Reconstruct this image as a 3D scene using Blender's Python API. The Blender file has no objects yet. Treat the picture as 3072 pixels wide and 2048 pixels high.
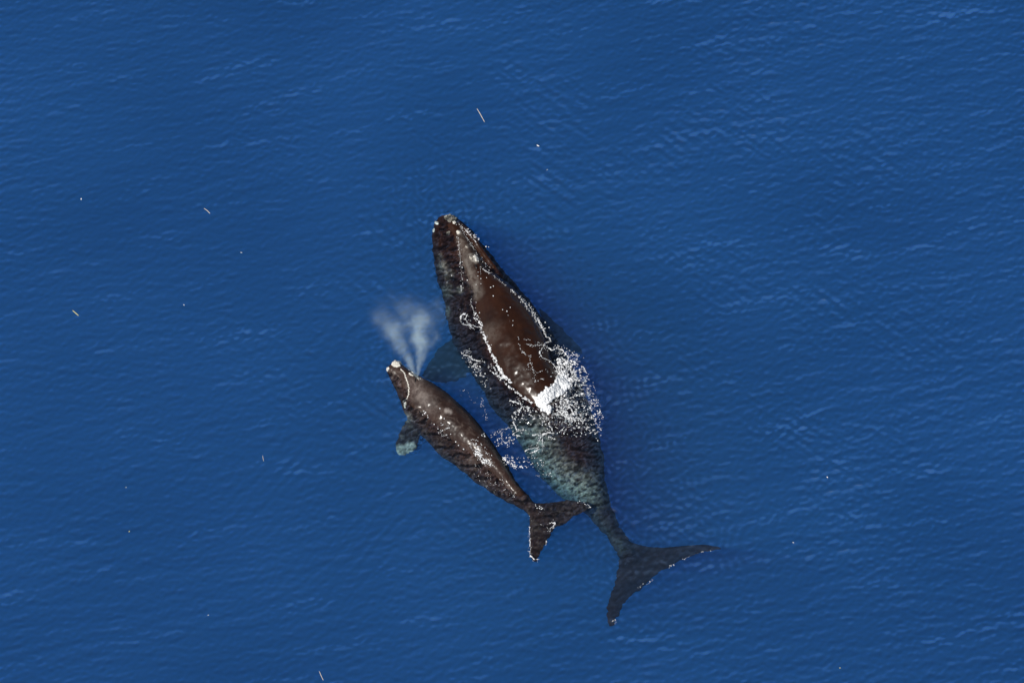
import bpy, bmesh, math, random
import numpy as np
from mathutils import Vector, Matrix, noise as mn
from mathutils.bvhtree import BVHTree

R = math.radians
rng = random.Random(7)
nrng = np.random.default_rng(7)
scene = bpy.context.scene
col = scene.collection

# ------------------------------------------------------------------ camera
D, TILT, WID = 160.0, R(60), 33.4
cam_d = bpy.data.cameras.new('camera'); cam = bpy.data.objects.new('camera', cam_d); col.objects.link(cam)
cam.location = (0, -D*math.cos(TILT), D*math.sin(TILT))
cam.rotation_euler = (math.pi/2-TILT, 0, 0)
cam_d.sensor_width = 36; cam_d.lens = 36*D/WID; cam_d.clip_start = 1; cam_d.clip_end = 6000
scene.camera = cam

# ------------------------------------------------------------------ world and sun
SUN_EL, SUN_AZ = R(52), R(215)        # azimuth measured as the direction the light comes from, x=cos
sdir = Vector((math.cos(SUN_EL)*math.cos(SUN_AZ), math.cos(SUN_EL)*math.sin(SUN_AZ), math.sin(SUN_EL)))
w = bpy.data.worlds.new('World'); scene.world = w; w.use_nodes = True
nt = w.node_tree; nt.nodes.clear()
sky = nt.nodes.new('ShaderNodeTexSky'); sky.sky_type = 'NISHITA'; sky.sun_disc = False
sky.sun_elevation = SUN_EL; sky.sun_rotation = math.pi/2-SUN_AZ
bg = nt.nodes.new('ShaderNodeBackground'); bg.inputs[1].default_value = 0.06
wo = nt.nodes.new('ShaderNodeOutputWorld')
nt.links.new(sky.outputs[0], bg.inputs[0]); nt.links.new(bg.outputs[0], wo.inputs[0])
sd = bpy.data.lights.new('sun', 'SUN'); sd.energy = 4.0; sd.angle = R(0.5); sd.color = (1, .96, .9)
so = bpy.data.objects.new('sun', sd); col.objects.link(so)
so.rotation_euler = (-sdir).to_track_quat('-Z', 'Y').to_euler(); so.location = (-60, -40, 90)

scene.view_settings.view_transform = 'Standard'; scene.view_settings.look = 'None'
scene.view_settings.exposure = 0.0; scene.view_settings.gamma = 1
cy = scene.cycles
cy.use_denoising = True
cy.max_bounces = 10; cy.transparent_max_bounces = 12; cy.volume_bounces = 3
cy.diffuse_bounces = 3; cy.glossy_bounces = 3; cy.transmission_bounces = 4
cy.sample_clamp_indirect = 6
cy.volume_step_rate = 1.0; cy.volume_max_steps = 128
cy.caustics_reflective = False; cy.caustics_refractive = False

# ------------------------------------------------------------------ pixel geometry (photo is 3072 x 2048)
CL = Vector(cam.location); CM = cam.rotation_euler.to_matrix()
def ray(px, py):
    v = Vector(((px-1536)/3072*WID/D, -(py-1024)/3072*WID/D, -1.0))
    return (CM @ v).normalized()
def P(px, py, z=0.0):
    d = ray(px, py); t = (z-CL.z)/d.z
    return CL + d*t
CMI = np.array(CM.inverted())
def proj(arr):
    q = (arr - np.array(CL)) @ CMI.T
    return np.stack([q[:, 0]/-q[:, 2]*D/WID*3072+1536, -q[:, 1]/-q[:, 2]*D/WID*3072+1024], 1)

# ------------------------------------------------------------------ node helpers
def new_mat(name):
    m = bpy.data.materials.new(name); m.use_nodes = True; m.node_tree.nodes.clear()
    return m, m.node_tree
def N(nt, t, **kw):
    n = nt.nodes.new(t)
    for k, v in kw.items(): setattr(n, k, v)
    return n
def noise_tex(nt, coord, scale, detail=3, rough=.5, stretch=(1, 1, 1), rot=0.0, dist=0.0):
    mp = N(nt, 'ShaderNodeMapping'); mp.inputs['Scale'].default_value = stretch
    mp.vector_type = 'TEXTURE' if False else 'POINT'
    rt = N(nt, 'ShaderNodeVectorRotate', rotation_type='Z_AXIS'); rt.inputs['Angle'].default_value = rot
    nt.links.new(coord, rt.inputs['Vector']); nt.links.new(rt.outputs[0], mp.inputs['Vector'])
    n = N(nt, 'ShaderNodeTexNoise'); n.inputs['Scale'].default_value = scale
    n.inputs['Detail'].default_value = detail; n.inputs['Roughness'].default_value = rough
    n.inputs['Distortion'].default_value = dist
    nt.links.new(mp.outputs[0], n.inputs['Vector'])
    return n.outputs['Fac']
def ramp(nt, fac, stops, interp='LINEAR'):
    r = N(nt, 'ShaderNodeValToRGB'); r.color_ramp.interpolation = interp
    e = r.color_ramp.elements
    while len(e) < len(stops): e.new(.5)
    for el, (p, c) in zip(e, stops):
        el.position = p; el.color = (c, c, c, 1) if not hasattr(c, '__len__') else (*c, 1)
    nt.links.new(fac, r.inputs[0]); return r.outputs[0]
def math_n(nt, op, a, b=None, c=None):
    m = N(nt, 'ShaderNodeMath', operation=op)
    for i, v in enumerate((a, b, c)):
        if v is None: continue
        if isinstance(v, (int, float)): m.inputs[i].default_value = v
        else: nt.links.new(v, m.inputs[i])
    return m.outputs[0]
def mixc(nt, fac, a, b):
    m = N(nt, 'ShaderNodeMix', data_type='RGBA')
    for i, v in ((0, fac), (6, a), (7, b)):
        if isinstance(v, (int, float)): m.inputs[i].default_value = v
        elif hasattr(v, '__len__'): m.inputs[i].default_value = (*v, 1)
        else: nt.links.new(v, m.inputs[i])
    return m.outputs[2]

# ------------------------------------------------------------------ materials
def water_material():
    m, nt = new_mat('sea_water')
    # 'focus' holds the wavelets' light and shade, painted into the transparency colour
    at = N(nt, 'ShaderNodeAttribute', attribute_name='painted_caustics').outputs['Fac']
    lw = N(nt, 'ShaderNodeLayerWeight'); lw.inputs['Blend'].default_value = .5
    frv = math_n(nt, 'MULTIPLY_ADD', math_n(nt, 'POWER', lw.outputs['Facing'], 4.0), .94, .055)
    # sky reflection painted stronger on the crests to draw pale streaks
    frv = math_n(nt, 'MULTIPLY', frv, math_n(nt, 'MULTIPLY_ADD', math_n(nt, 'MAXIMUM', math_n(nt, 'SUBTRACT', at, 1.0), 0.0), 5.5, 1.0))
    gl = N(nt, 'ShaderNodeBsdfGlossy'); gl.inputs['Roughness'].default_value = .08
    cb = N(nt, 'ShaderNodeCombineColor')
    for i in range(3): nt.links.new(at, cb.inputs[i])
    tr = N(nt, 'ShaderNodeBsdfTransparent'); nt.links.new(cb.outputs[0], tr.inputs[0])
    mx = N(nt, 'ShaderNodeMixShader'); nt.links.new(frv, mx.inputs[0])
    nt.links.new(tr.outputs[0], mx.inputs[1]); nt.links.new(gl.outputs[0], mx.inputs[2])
    sc = N(nt, 'ShaderNodeVolumeScatter'); ab = N(nt, 'ShaderNodeVolumeAbsorption')
    S = (.034, .054, .095); A = (.40, .100, .030)
    ds = max(S); sc.inputs['Color'].default_value = (*[s/ds for s in S], 1); sc.inputs['Density'].default_value = ds
    sc.inputs['Anisotropy'].default_value = 0.0
    da = max(A); ab.inputs['Color'].default_value = (*[1-a/da for a in A], 1); ab.inputs['Density'].default_value = da
    av = N(nt, 'ShaderNodeAddShader'); nt.links.new(sc.outputs[0], av.inputs[0]); nt.links.new(ab.outputs[0], av.inputs[1])
    o = N(nt, 'ShaderNodeOutputMaterial'); nt.links.new(mx.outputs[0], o.inputs['Surface']); nt.links.new(av.outputs[0], o.inputs['Volume'])
    return m

def skin_material(name, dark, mid, light, pale, mott=1.0, rough=.33, film=.75):
    m, nt = new_mat(name)
    tc = N(nt, 'ShaderNodeTexCoord').outputs['Object']
    n1 = noise_tex(nt, tc, .9, 5, .62, dist=.4)
    n2 = noise_tex(nt, tc, 4.5, 5, .65, dist=.6)
    n3 = noise_tex(nt, tc, 16, 3, .6)
    c = mixc(nt, ramp(nt, n1, [(.36, 0), (.64, 1)]), dark, mid)
    c = mixc(nt, math_n(nt, 'MULTIPLY', ramp(nt, n2, [(.50, 0), (.78, 1)]), mott), c, light)
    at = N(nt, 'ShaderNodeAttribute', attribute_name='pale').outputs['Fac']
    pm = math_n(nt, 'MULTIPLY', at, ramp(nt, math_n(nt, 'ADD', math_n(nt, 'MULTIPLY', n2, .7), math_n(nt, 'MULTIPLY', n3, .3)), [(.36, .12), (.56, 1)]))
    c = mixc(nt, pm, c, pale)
    bs = N(nt, 'ShaderNodeBsdfPrincipled')
    nt.links.new(c, bs.inputs['Base Color'])
    rr = math_n(nt, 'MULTIPLY_ADD', n2, .25, rough); nt.links.new(rr, bs.inputs['Roughness'])
    bs.inputs['IOR'].default_value = 1.4
    # a wet film mirrors the sky only where the skin stands clear of the water; submerged skin has next to no sheen
    gp = N(nt, 'ShaderNodeSeparateXYZ'); nt.links.new(N(nt, 'ShaderNodeNewGeometry').outputs['Position'], gp.inputs[0])
    wet = N(nt, 'ShaderNodeMapRange', interpolation_type='SMOOTHSTEP'); wet.inputs['From Min'].default_value = -.04; wet.inputs['From Max'].default_value = .04
    nt.links.new(gp.outputs[2], wet.inputs['Value'])
    nt.links.new(math_n(nt, 'MULTIPLY', wet.outputs[0], film), bs.inputs['Coat Weight']); nt.links.new(math_n(nt, 'MULTIPLY', wet.outputs[0], .12), bs.inputs['Specular IOR Level'])
    bs.inputs['Coat IOR'].default_value = 1.38; bs.inputs['Coat Roughness'].default_value = .23
    bp = N(nt, 'ShaderNodeBump'); bp.inputs['Strength'].default_value = .6; bp.inputs['Distance'].default_value = .03
    nt.links.new(math_n(nt, 'ADD', n2, math_n(nt, 'MULTIPLY', n3, .4)), bp.inputs['Height'])
    nt.links.new(bp.outputs[0], bs.inputs['Normal'])
    o = N(nt, 'ShaderNodeOutputMaterial'); nt.links.new(bs.outputs[0], o.inputs[0])
    return m

def plain(name, c1, c2, scale=12, rough=.6, bump=.01, sss=0):
    m, nt = new_mat(name)
    tc = N(nt, 'ShaderNodeTexCoord').outputs['Object']
    n = noise_tex(nt, tc, scale, 4, .6)
    bs = N(nt, 'ShaderNodeBsdfPrincipled')
    nt.links.new(mixc(nt, ramp(nt, n, [(.35, 0), (.65, 1)]), c1, c2), bs.inputs['Base Color'])
    bs.inputs['Roughness'].default_value = rough
    bp = N(nt, 'ShaderNodeBump'); bp.inputs['Distance'].default_value = bump; nt.links.new(n, bp.inputs['Height'])
    nt.links.new(bp.outputs[0], bs.inputs['Normal'])
    o = N(nt, 'ShaderNodeOutputMaterial'); nt.links.new(bs.outputs[0], o.inputs[0])
    return m

M_WATER = water_material()
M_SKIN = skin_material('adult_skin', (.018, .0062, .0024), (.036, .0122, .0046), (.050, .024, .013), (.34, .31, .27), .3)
M_CALF = skin_material('calf_skin', (.022, .0115, .0085), (.050, .027, .020), (.125, .094, .078), (.50, .44, .40), .9, .38)
M_CALL = plain('callosity_crust', (.62, .58, .50), (.95, .92, .84), 14, .8, .05)  # pale crust, its colour whitened further to carry a sun glint
M_CALLD = plain('grey_callosity', (.10, .085, .065), (.55, .50, .42), 11, .8, .06)
M_FOAM = plain('white_foam', (.85, .87, .88), (.95, .95, .95), 8, .5, .01)
M_SLIT = plain('blowhole_skin', (.008, .005, .004), (.02, .012, .01), 10, .3)
M_BED = plain('sea_bed_sand', (.10, .10, .08), (.2, .19, .15), .3, .9)
M_STRAW = plain('straw_stalk', (.55, .50, .14), (.75, .70, .30), 20, .6)
M_TAN = plain('pale_tan_stalk', (.55, .48, .36), (.78, .72, .60), 20, .6)
M_FEATH = plain('white_feather', (.80, .80, .76), (.95, .95, .92), 20, .6)

# ------------------------------------------------------------------ object helpers
def mesh_obj(name, verts, faces, mat, parent=None, origin=(0, 0, 0), smooth=True):
    me = bpy.data.meshes.new(name)
    v = np.asarray(verts, dtype=np.float64) - np.array(origin)
    me.from_pydata(v.tolist(), [], faces)
    me.materials.append(mat)
    if smooth: me.polygons.foreach_set('use_smooth', [True]*len(me.polygons))
    o = bpy.data.objects.new(name, me); col.objects.link(o)
    if parent: o.parent = parent
    else: o.location = origin
    return o
def tag(o, label=None, cat=None, group=None, kind=None):
    if label: o['label'] = label
    if cat: o['category'] = cat
    if group: o['group'] = group
    if kind: o['kind'] = kind
    return o

class Geo:
    def __init__(s): s.v = []; s.f = []
    def add(s, v, f):
        b = len(s.v); s.v.extend(v); s.f.extend([tuple(i+b for i in q) for q in f])
def loft(rings, cap=True):
    n = len(rings[0]); v = [p for r in rings for p in r]; f = []
    for i in range(len(rings)-1):
        for j in range(n):
            a = i*n+j; b = i*n+(j+1) % n
            f.append((a, b, b+n, a+n))
    if cap:
        f.append(tuple(range(n))[::-1]); f.append(tuple((len(rings)-1)*n+j for j in range(n)))
    return v, f
def interp(pts, t):
    """Piecewise-linear/smooth value table lookup: pts = [(t, v)...]"""
    if t <= pts[0][0]: return pts[0][1]
    for (a, x), (b, y) in zip(pts, pts[1:]):
        if t <= b:
            u = (t-a)/(b-a); u = u*u*(3-2*u) if False else u
            return x+(y-x)*u
    return pts[-1][1]
def resample(poly, n):
    p = np.array(poly, float); s = np.r_[0, np.cumsum(np.hypot(*np.diff(p, axis=0).T))]
    t = np.linspace(0, s[-1], n)
    return np.stack([np.interp(t, s, p[:, 0]), np.interp(t, s, p[:, 1])], 1)
def smooth1(a, k):
    a = np.array(a, float)
    for _ in range(k):
        a[1:-1] = .25*a[:-2]+.5*a[1:-1]+.25*a[2:]
    return a
def hit_line(p, n, poly, sign):
    """distance along n*sign from p to polyline"""
    best = None
    for a, b in zip(poly, poly[1:]):
        a = np.array(a, float); b = np.array(b, float); e = b-a
        M = np.array([[n[0]*sign, -e[0]], [n[1]*sign, -e[1]]])
        d = np.linalg.det(M)
        if abs(d) < 1e-9: continue
        t, u = np.linalg.solve(M, a-p)
        if -.02 <= u <= 1.02 and t > -30:
            if best is None or abs(t) < abs(best): best = t
    return best

PXM = 3072/WID
def body_sweep(axis, left, right, zc_tab, k_tab, n=70, nr=40, pw=2.2):
    """Lofts the trunk so that its silhouette follows two traced outlines at real depth zc, with height/width ratio k."""
    ax = smooth1(resample(axis, n), 6); ax[:, :] = ax
    tan = np.gradient(ax, axis=0); tan /= np.linalg.norm(tan, axis=1)[:, None]
    c = []; h = []
    for i in range(n):
        nrm = np.array([-tan[i][1], tan[i][0]])          # image normal
        if nrm[0] < 0: nrm = -nrm                        # towards image right
        r = hit_line(ax[i], nrm, right, 1); l = hit_line(ax[i], nrm, left, -1)
        if r is None: r = h[-1] if h else 5
        if l is None: l = h[-1] if h else 5
        c.append(ax[i]+nrm*(r-l)/2); h.append(max((r+l)/2, 3))
    c = smooth1(c, 3); h = smooth1(h, 2)
    cen = []; 
    for i in range(n):
        t = i/(n-1); cen.append(P(c[i][0], c[i][1], interp(zc_tab, t)))
    rings = []; info = []
    for i in range(n):
        t = i/(n-1)
        d = (cen[min(i+1, n-1)]-cen[max(i-1, 0)]); d2 = Vector((d.x, d.y, 0)).normalized()
        u = Vector((d2.y, -d2.x, 0))
        if u.x < 0: u = -u
        # projected unit vectors
        nimg = np.array([-tan[i][1], tan[i][0]]); nimg = nimg if nimg[0] > 0 else -nimg
        un = u.x*nimg[0]+(-u.y*math.sin(TILT))*nimg[1]
        zn = (-math.cos(TILT))*nimg[1]
        k = interp(k_tab, t)
        a = h[i]/PXM/math.sqrt(un*un+(k*zn)**2); b = a*k
        ring = []
        for j in range(nr):
            th = 2*math.pi*j/nr; cs, sn = math.cos(th), math.sin(th)
            x = math.copysign(abs(cs)**(2/pw), cs)*a; z = math.copysign(abs(sn)**(2/pw), sn)*b
            ring.append(tuple(cen[i]+u*x+Vector((0, 0, z))))
        rings.append(ring); info.append((cen[i], u, a, b))
    return loft(rings), info

def lobe(lead, trail, z0, z1, thick, n=26, bend=0.0):
    """fluke lobe or flipper: chordwise lens sections lofted from root to tip between two traced edges"""
    L = smooth1(resample(lead, n), 2); T = smooth1(resample(trail, n), 2)
    rings = []
    for i in range(n):
        s = i/(n-1); z = z0+(z1-z0)*s + bend*math.sin(math.pi*s)
        a = P(L[i][0], L[i][1], z); b = P(T[i][0], T[i][1], z)
        th = thick*(1-s)**.7+.045
        m = 10; top = []; bot = []
        for j in range(m+1):
            q = j/m; p = a.lerp(b, q)
            y = th*(math.sqrt(q)*(1-q)*1.9)+.018
            top.append(tuple(p+Vector((0, 0, y*.55)))); bot.append(tuple(p-Vector((0, 0, y*.45))))
        rings.append(top+bot[::-1])
    return loft(rings)

def ellipsoid(c, r, rot=0, nu=16, nv=10, tilt=None):
    v = []; f = []
    for i in range(nv+1):
        ph = math.pi*i/nv
        for j in range(nu):
            th = 2*math.pi*j/nu
            p = Vector((r[0]*math.sin(ph)*math.cos(th), r[1]*math.sin(ph)*math.sin(th), r[2]*math.cos(ph)))
            p = Matrix.Rotation(rot, 3, 'Z') @ p
            v.append(tuple(Vector(c)+p))
    for i in range(nv):
        for j in range(nu):
            a = i*nu+j; b = i*nu+(j+1) % nu
            f.append((a, b, b+nu, a+nu))
    return v, f

def tube(pts, rad, nr=14):
    """pts: Vectors, rad: list of (ru, rz)"""
    rings = []
    n = len(pts)
    for i in range(n):
        d = pts[min(i+1, n-1)]-pts[max(i-1, 0)]; d2 = Vector((d.x, d.y, 0)).normalized(); u = Vector((d2.y, -d2.x, 0))
        ru, rz = rad[i]
        rings.append([tuple(pts[i]+u*(math.cos(2*math.pi*j/nr)*ru)+Vector((0, 0, math.sin(2*math.pi*j/nr)*rz))) for j in range(nr)])
    return loft(rings)

def fuse(name, geos, voxel, smooth_it):
    """voxel-fuses overlapping shapes into one continuous surface and returns vertex / face arrays"""
    g = Geo()
    for v, f in geos: g.add(v, f)
    me = bpy.data.meshes.new(name); me.from_pydata(g.v, [], g.f)
    bm = bmesh.new(); bm.from_mesh(me); bmesh.ops.recalc_face_normals(bm, faces=bm.faces); bm.to_mesh(me); bm.free()
    o = bpy.data.objects.new(name, me); col.objects.link(o)
    md = o.modifiers.new('r', 'REMESH'); md.mode = 'VOXEL'; md.voxel_size = voxel
    sm = o.modifiers.new('s', 'SMOOTH'); sm.factor = .5; sm.iterations = smooth_it
    dg = bpy.context.evaluated_depsgraph_get(); ev = o.evaluated_get(dg); m2 = ev.to_mesh()
    v = np.empty(len(m2.vertices)*3); m2.vertices.foreach_get('co', v); v = v.reshape(-1, 3)
    nn = np.empty(len(m2.vertices)*3); m2.vertices.foreach_get('normal', nn); nn = nn.reshape(-1, 3)
    f = [tuple(p.vertices) for p in m2.polygons]
    ev.to_mesh_clear(); bpy.data.objects.remove(o); bpy.data.meshes.remove(me)
    return v, nn, f
def in_poly(pts, poly):
    x, y = pts[:, 0], pts[:, 1]; ins = np.zeros(len(pts), bool)
    for (x1, y1), (x2, y2) in zip(poly, poly[1:]+poly[:1]):
        c = ((y1 > y) != (y2 > y)) & (x < (x2-x1)*(y-y1)/(y2-y1+1e-12)+x1)
        ins ^= c
    return ins
def poly_dist(pts, poly, closed=True):
    d = np.full(len(pts), 1e9)
    segs = list(zip(poly, poly[1:]+(poly[:1] if closed else [])))
    if not closed: segs = list(zip(poly, poly[1:]))
    for a, b in segs:
        a = np.array(a, float); b = np.array(b, float); e = b-a
        t = np.clip(((pts-a)@e)/(e@e+1e-12), 0, 1)
        d = np.minimum(d, np.linalg.norm(pts-(a+t[:, None]*e), axis=1))
    return d

def add_pale(obj, val):
    at = obj.data.attributes.new('pale', 'FLOAT', 'POINT'); at.data.foreach_set('value', np.clip(val, 0, 1).astype(np.float32))

# ================================================================== traced outlines (photo pixels)
M_AXIS = [(1338, 652), (1380, 740), (1420, 830), (1455, 910), (1505, 1010), (1560, 1110), (1620, 1215), (1680, 1320), (1735, 1420), (1790, 1515), (1835, 1585), (1870, 1640), (1890, 1680)]
M_LEFT = [(1345, 640), (1309, 668), (1297, 695), (1300, 722), (1296, 745), (1304, 778), (1309, 830), (1322, 870), (1335, 915), (1340, 955), (1350, 1000), (1372, 1050), (1400, 1095), (1435, 1150), (1470, 1215), (1515, 1262), (1555, 1318), (1590, 1378), (1625, 1432), (1662, 1472), (1712, 1500), (1748, 1525), (1782, 1565), (1812, 1600), (1838, 1632), (1858, 1670), (1870, 1700)]
M_RIGHT = [(1340, 638), (1368, 648), (1393, 668), (1419, 695), (1448, 730), (1483, 780), (1530, 835), (1578, 890), (1615, 940), (1652, 990), (1688, 1050), (1718, 1105), (1745, 1160), (1768, 1225), (1788, 1290), (1800, 1340), (1811, 1400), (1816, 1450), (1822, 1490), (1838, 1535), (1860, 1580), (1884, 1615), (1905, 1650), (1925, 1690)]
C_AXIS = [(1172, 1098), (1210, 1145), (1245, 1195), (1300, 1260), (1360, 1320), (1420, 1375), (1480, 1430), (1540, 1480), (1590, 1520), (1612, 1545), (1630, 1565)]
C_LEFT = [(1172, 1088), (1157, 1108), (1173, 1140), (1192, 1183), (1207, 1218), (1222, 1255), (1260, 1300), (1291, 1328), (1314, 1359), (1368, 1397), (1414, 1434), (1441, 1455), (1480, 1480), (1528, 1507), (1579, 1532), (1592, 1550), (1610, 1580)]
C_RIGHT = [(1172, 1088), (1188, 1084), (1211, 1095), (1232, 1116), (1261, 1133), (1314, 1160), (1349, 1191), (1395, 1233), (1437, 1279), (1467, 1317), (1494, 1359), (1518, 1392), (1537, 1430), (1572, 1474), (1604, 1509), (1630, 1530), (1650, 1550)]

# ================================================================== mother
(mb_v, mb_f), m_info = body_sweep(M_AXIS, M_LEFT, M_RIGHT,
    [(0, -.42), (.06, -.68), (.14, -.88), (.22, -1.08), (.32, -1.24), (.42, -1.30), (.5, -1.32), (.58, -1.40), (.66, -1.42), (.75, -1.40), (.85, -1.30), (1, -1.25)],
    [(0, .8), (.1, .75), (.2, .72), (.35, .72), (.55, .76), (.7, .95), (.8, 1.2), (1, .9)])
geos = [(mb_v, mb_f)]
# narrow arched upper jaw running from the bonnet back to the blowholes
M_EM = [((1336, 668), (1372, 664), .10), ((1349, 688), (1386, 685), .12), ((1363, 708), (1399, 710), .14), ((1375, 735), (1413, 735), .17), ((1382, 768), (1433, 766), .21),
        ((1393, 804), (1455, 798), .28), ((1408, 835), (1480, 830), .30), ((1416, 868), (1513, 848), .34), ((1422, 912), (1556, 884), .42), ((1436, 960), (1590, 928), .47),
        ((1453, 1010), (1618, 972), .50), ((1474, 1060), (1638, 1016), .48), ((1501, 1108), (1648, 1056), .45), ((1534, 1152), (1664, 1098), .38), ((1566, 1184), (1678, 1136), .27),
        ((1598, 1206), (1674, 1160), .16), ((1625, 1228), (1680, 1190), .02)]
def densify(rp, rad, m=4):
    out = []; ro = []
    for i in range(len(rp)-1):
        for j in range(m):
            q = j/m; out.append(rp[i].lerp(rp[i+1], q)); ro.append((rad[i][0]+(rad[i+1][0]-rad[i][0])*q, rad[i][1]+(rad[i+1][1]-rad[i][1])*q))
    out.append(rp[-1]); ro.append(rad[-1])
    return out, ro
def emergent(st, tail):
    """upper body whose waterline follows the traced edge of the part standing clear of the water"""
    pts = []; rad = []
    for (a, b, ht) in st:
        A_, B_ = P(*a), P(*b); e = (A_-B_).length/2; b_ = max(ht, .03)/.36
        pts.append(((A_+B_)/2)+Vector((0, 0, ht-b_))); rad.append((e*1.30, b_))
    for x, y, z, ra, rb in tail: pts.append(P(x, y, z)); rad.append((ra, rb))
    dp_, dr_ = densify(pts, rad, 4)
    q = np.array([list(p)+list(r) for p, r in zip(dp_, dr_)]); q = smooth1(q, 4)
    return tube([Vector(r[:3]) for r in q], [tuple(r[3:]) for r in q], 32)
geos.append(emergent(M_EM, [(1690, 1250, -1.0, .6, .8), (1712, 1300, -1.3, .6, .9)]))
# lower lips, rounded walls either side of the upper jaw
lipR = [(1372, 668, -.10), (1398, 690, -.02), (1424, 722, .00), (1450, 760, -.03), (1478, 800, -.10), (1510, 845, -.30)]
dp, dr = densify([P(*q) for q in lipR], [(.10, .12), (.10, .12), (.09, .12), (.09, .12), (.10, .14), (.12, .2)]); geos.append(tube(dp, dr))
lipL = [(1322, 680, -.28), (1326, 730, -.30), (1334, 790, -.36), (1350, 850, -.46), (1372, 900, -.65)]
dp, dr = densify([P(*q) for q in lipL], [(.16, .2)]*5); geos.append(tube(dp, dr))
# flukes
geos.append(lobe([(1862, 1610), (1853, 1680), (1850, 1730), (1835, 1775), (1818, 1815), (1819, 1850), (1826, 1880)],
                 [(1975, 1712), (1955, 1738), (1930, 1765), (1900, 1783), (1876, 1806), (1854, 1850), (1842, 1880)], -1.25, -1.0, .34))
geos.append(lobe([(1868, 1600), (1900, 1628), (1950, 1640), (2010, 1638), (2082, 1634), (2130, 1633), (2168, 1640)],
                 [(1915, 1775), (1955, 1735), (1978, 1712), (2012, 1702), (2055, 1676), (2112, 1656), (2168, 1646)], -1.25, -1.1, .34))
# flippers
geos.append(lobe([(1400, 985), (1350, 1015), (1316, 1040), (1299, 1072), (1277, 1105), (1262, 1128)],
                 [(1460, 1120), (1415, 1112), (1385, 1140), (1350, 1155), (1310, 1148), (1275, 1138)], -2.3, -2.6, .34, bend=-.1))
geos.append(lobe([(1620, 925), (1655, 955), (1690, 990), (1722, 1020), (1745, 1045), (1752, 1058)],
                 [(1640, 1030), (1660, 1048), (1690, 1055), (1715, 1062), (1735, 1066), (1748, 1066)], -2.2, -3.3, .32))
v, nn, f = fuse('mother_fuse', geos, .05, 4)
px = proj(v)
# low relief: muscle lumps, folds
disp = np.array([mn.fractal(Vector(p)*1.3, .6, 2.1, 4)*.03 + mn.noise(Vector(p)*5)*.008 for p in v])
v = v+nn*disp[:, None]
def waver(v, amp):
    d = np.clip((-v[:, 2]-.12)/.5, 0, 1)*amp
    o = np.array([(mn.noise(Vector((p[0]*2.2+p[1]*.5, p[1]*6.5, 3)))+.5*mn.noise(Vector((p[0]*6, p[1]*13, 8))), mn.noise(Vector((p[0]*2.2+p[1]*.5, p[1]*6.5, 23)))) for p in v])
    w_ = v.copy(); w_[:, 0] += d*o[:, 0]*1.5; w_[:, 1] += d*o[:, 1]; return w_
v = waver(v, .048)
mroot = bpy.data.objects.new('right_whale', None); col.objects.link(mroot)
mroot.location = P(1560, 1110, -2.9); mroot.empty_display_size = 1
tag(mroot, 'large dark brown adult whale with glossy back breaking the surface and flukes under water', 'whale', 'mother and calf swimming together')
mother = mesh_obj('body', v, f, M_SKIN, mroot, mroot.location)
flank = [(1560, 1300), (1610, 1270), (1650, 1330), (1675, 1385), (1720, 1420), (1780, 1440), (1790, 1500), (1745, 1510), (1690, 1505), (1640, 1450), (1590, 1385)]
def soft(px, poly, edge):
    i = in_poly(px, poly); d = poly_dist(px, poly)
    return np.where(i, np.clip(.5+d/edge, 0, 1), np.clip(.5-d/edge, 0, 1))
def spots(px, lst):
    s = np.zeros(len(px))
    for x, y, r, a in lst: s = np.maximum(s, a*np.clip(1.6-np.hypot(px[:, 0]-x, px[:, 1]-y)/r*1.0, 0, 1))
    return s
top = nn[:, 2] > .1
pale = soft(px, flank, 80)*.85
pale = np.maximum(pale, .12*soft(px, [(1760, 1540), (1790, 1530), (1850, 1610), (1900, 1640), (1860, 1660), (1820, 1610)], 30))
pale = np.maximum(pale, top*spots(px, [(1425, 775, 12, 1), (1412, 770, 8, .8), (1401, 740, 7, .5), (1378, 698, 6, 1), (1470, 1000, 25, .15),
    (1330, 800, 14, .5), (1345, 822, 14, .4), (1340, 870, 16, .45), (1380, 870, 10, .4), (1335, 930, 12, .5), (1320, 770, 9, .4)]))
pale = np.maximum(pale, .42*soft(px, [(1374, 710), (1386, 710), (1402, 755), (1414, 800), (1436, 850), (1446, 880), (1426, 895), (1411, 850), (1394, 805), (1384, 765)], 26))  # grey sheen on the left of the rostrum, painted into the skin tone
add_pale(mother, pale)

# ================================================================== calf
(cb_v, cb_f), c_info = body_sweep(C_AXIS, C_LEFT, C_RIGHT,
    [(0, -.12), (.12, -.36), (.3, -.52), (.5, -.56), (.68, -.48), (.85, -.40), (1, -.38)],
    [(0, .85), (.3, .74), (.6, .76), (.85, .95), (1, .7)], n=60, nr=36)
geos = [(cb_v, cb_f)]
C_EM = [((1176, 1108), (1200, 1090), .12), ((1192, 1124), (1226, 1110), .16), ((1208, 1142), (1246, 1126), .18), ((1224, 1160), (1275, 1140), .22), ((1238, 1188), (1312, 1160), .26),
        ((1262, 1222), (1350, 1192), .30), ((1298, 1260), (1394, 1233), .32), ((1340, 1296), (1435, 1279), .30), ((1386, 1330), (1464, 1318), .26), ((1434, 1372), (1490, 1356), .22),
        ((1478, 1416), (1514, 1394), .17), ((1518, 1456), (1538, 1436), .10), ((1550, 1484), (1566, 1472), .03)]
geos.append(emergent(C_EM, [(1582, 1500, -.30, .16, .2)]))
geos.append(lobe([(1585, 1515), (1588, 1550), (1587, 1590), (1589, 1625), (1588, 1660), (1598, 1682)],
                 [(1672, 1572), (1660, 1592), (1640, 1630), (1624, 1655), (1615, 1675), (1610, 1686)], -.36, -.14, .17))
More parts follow.
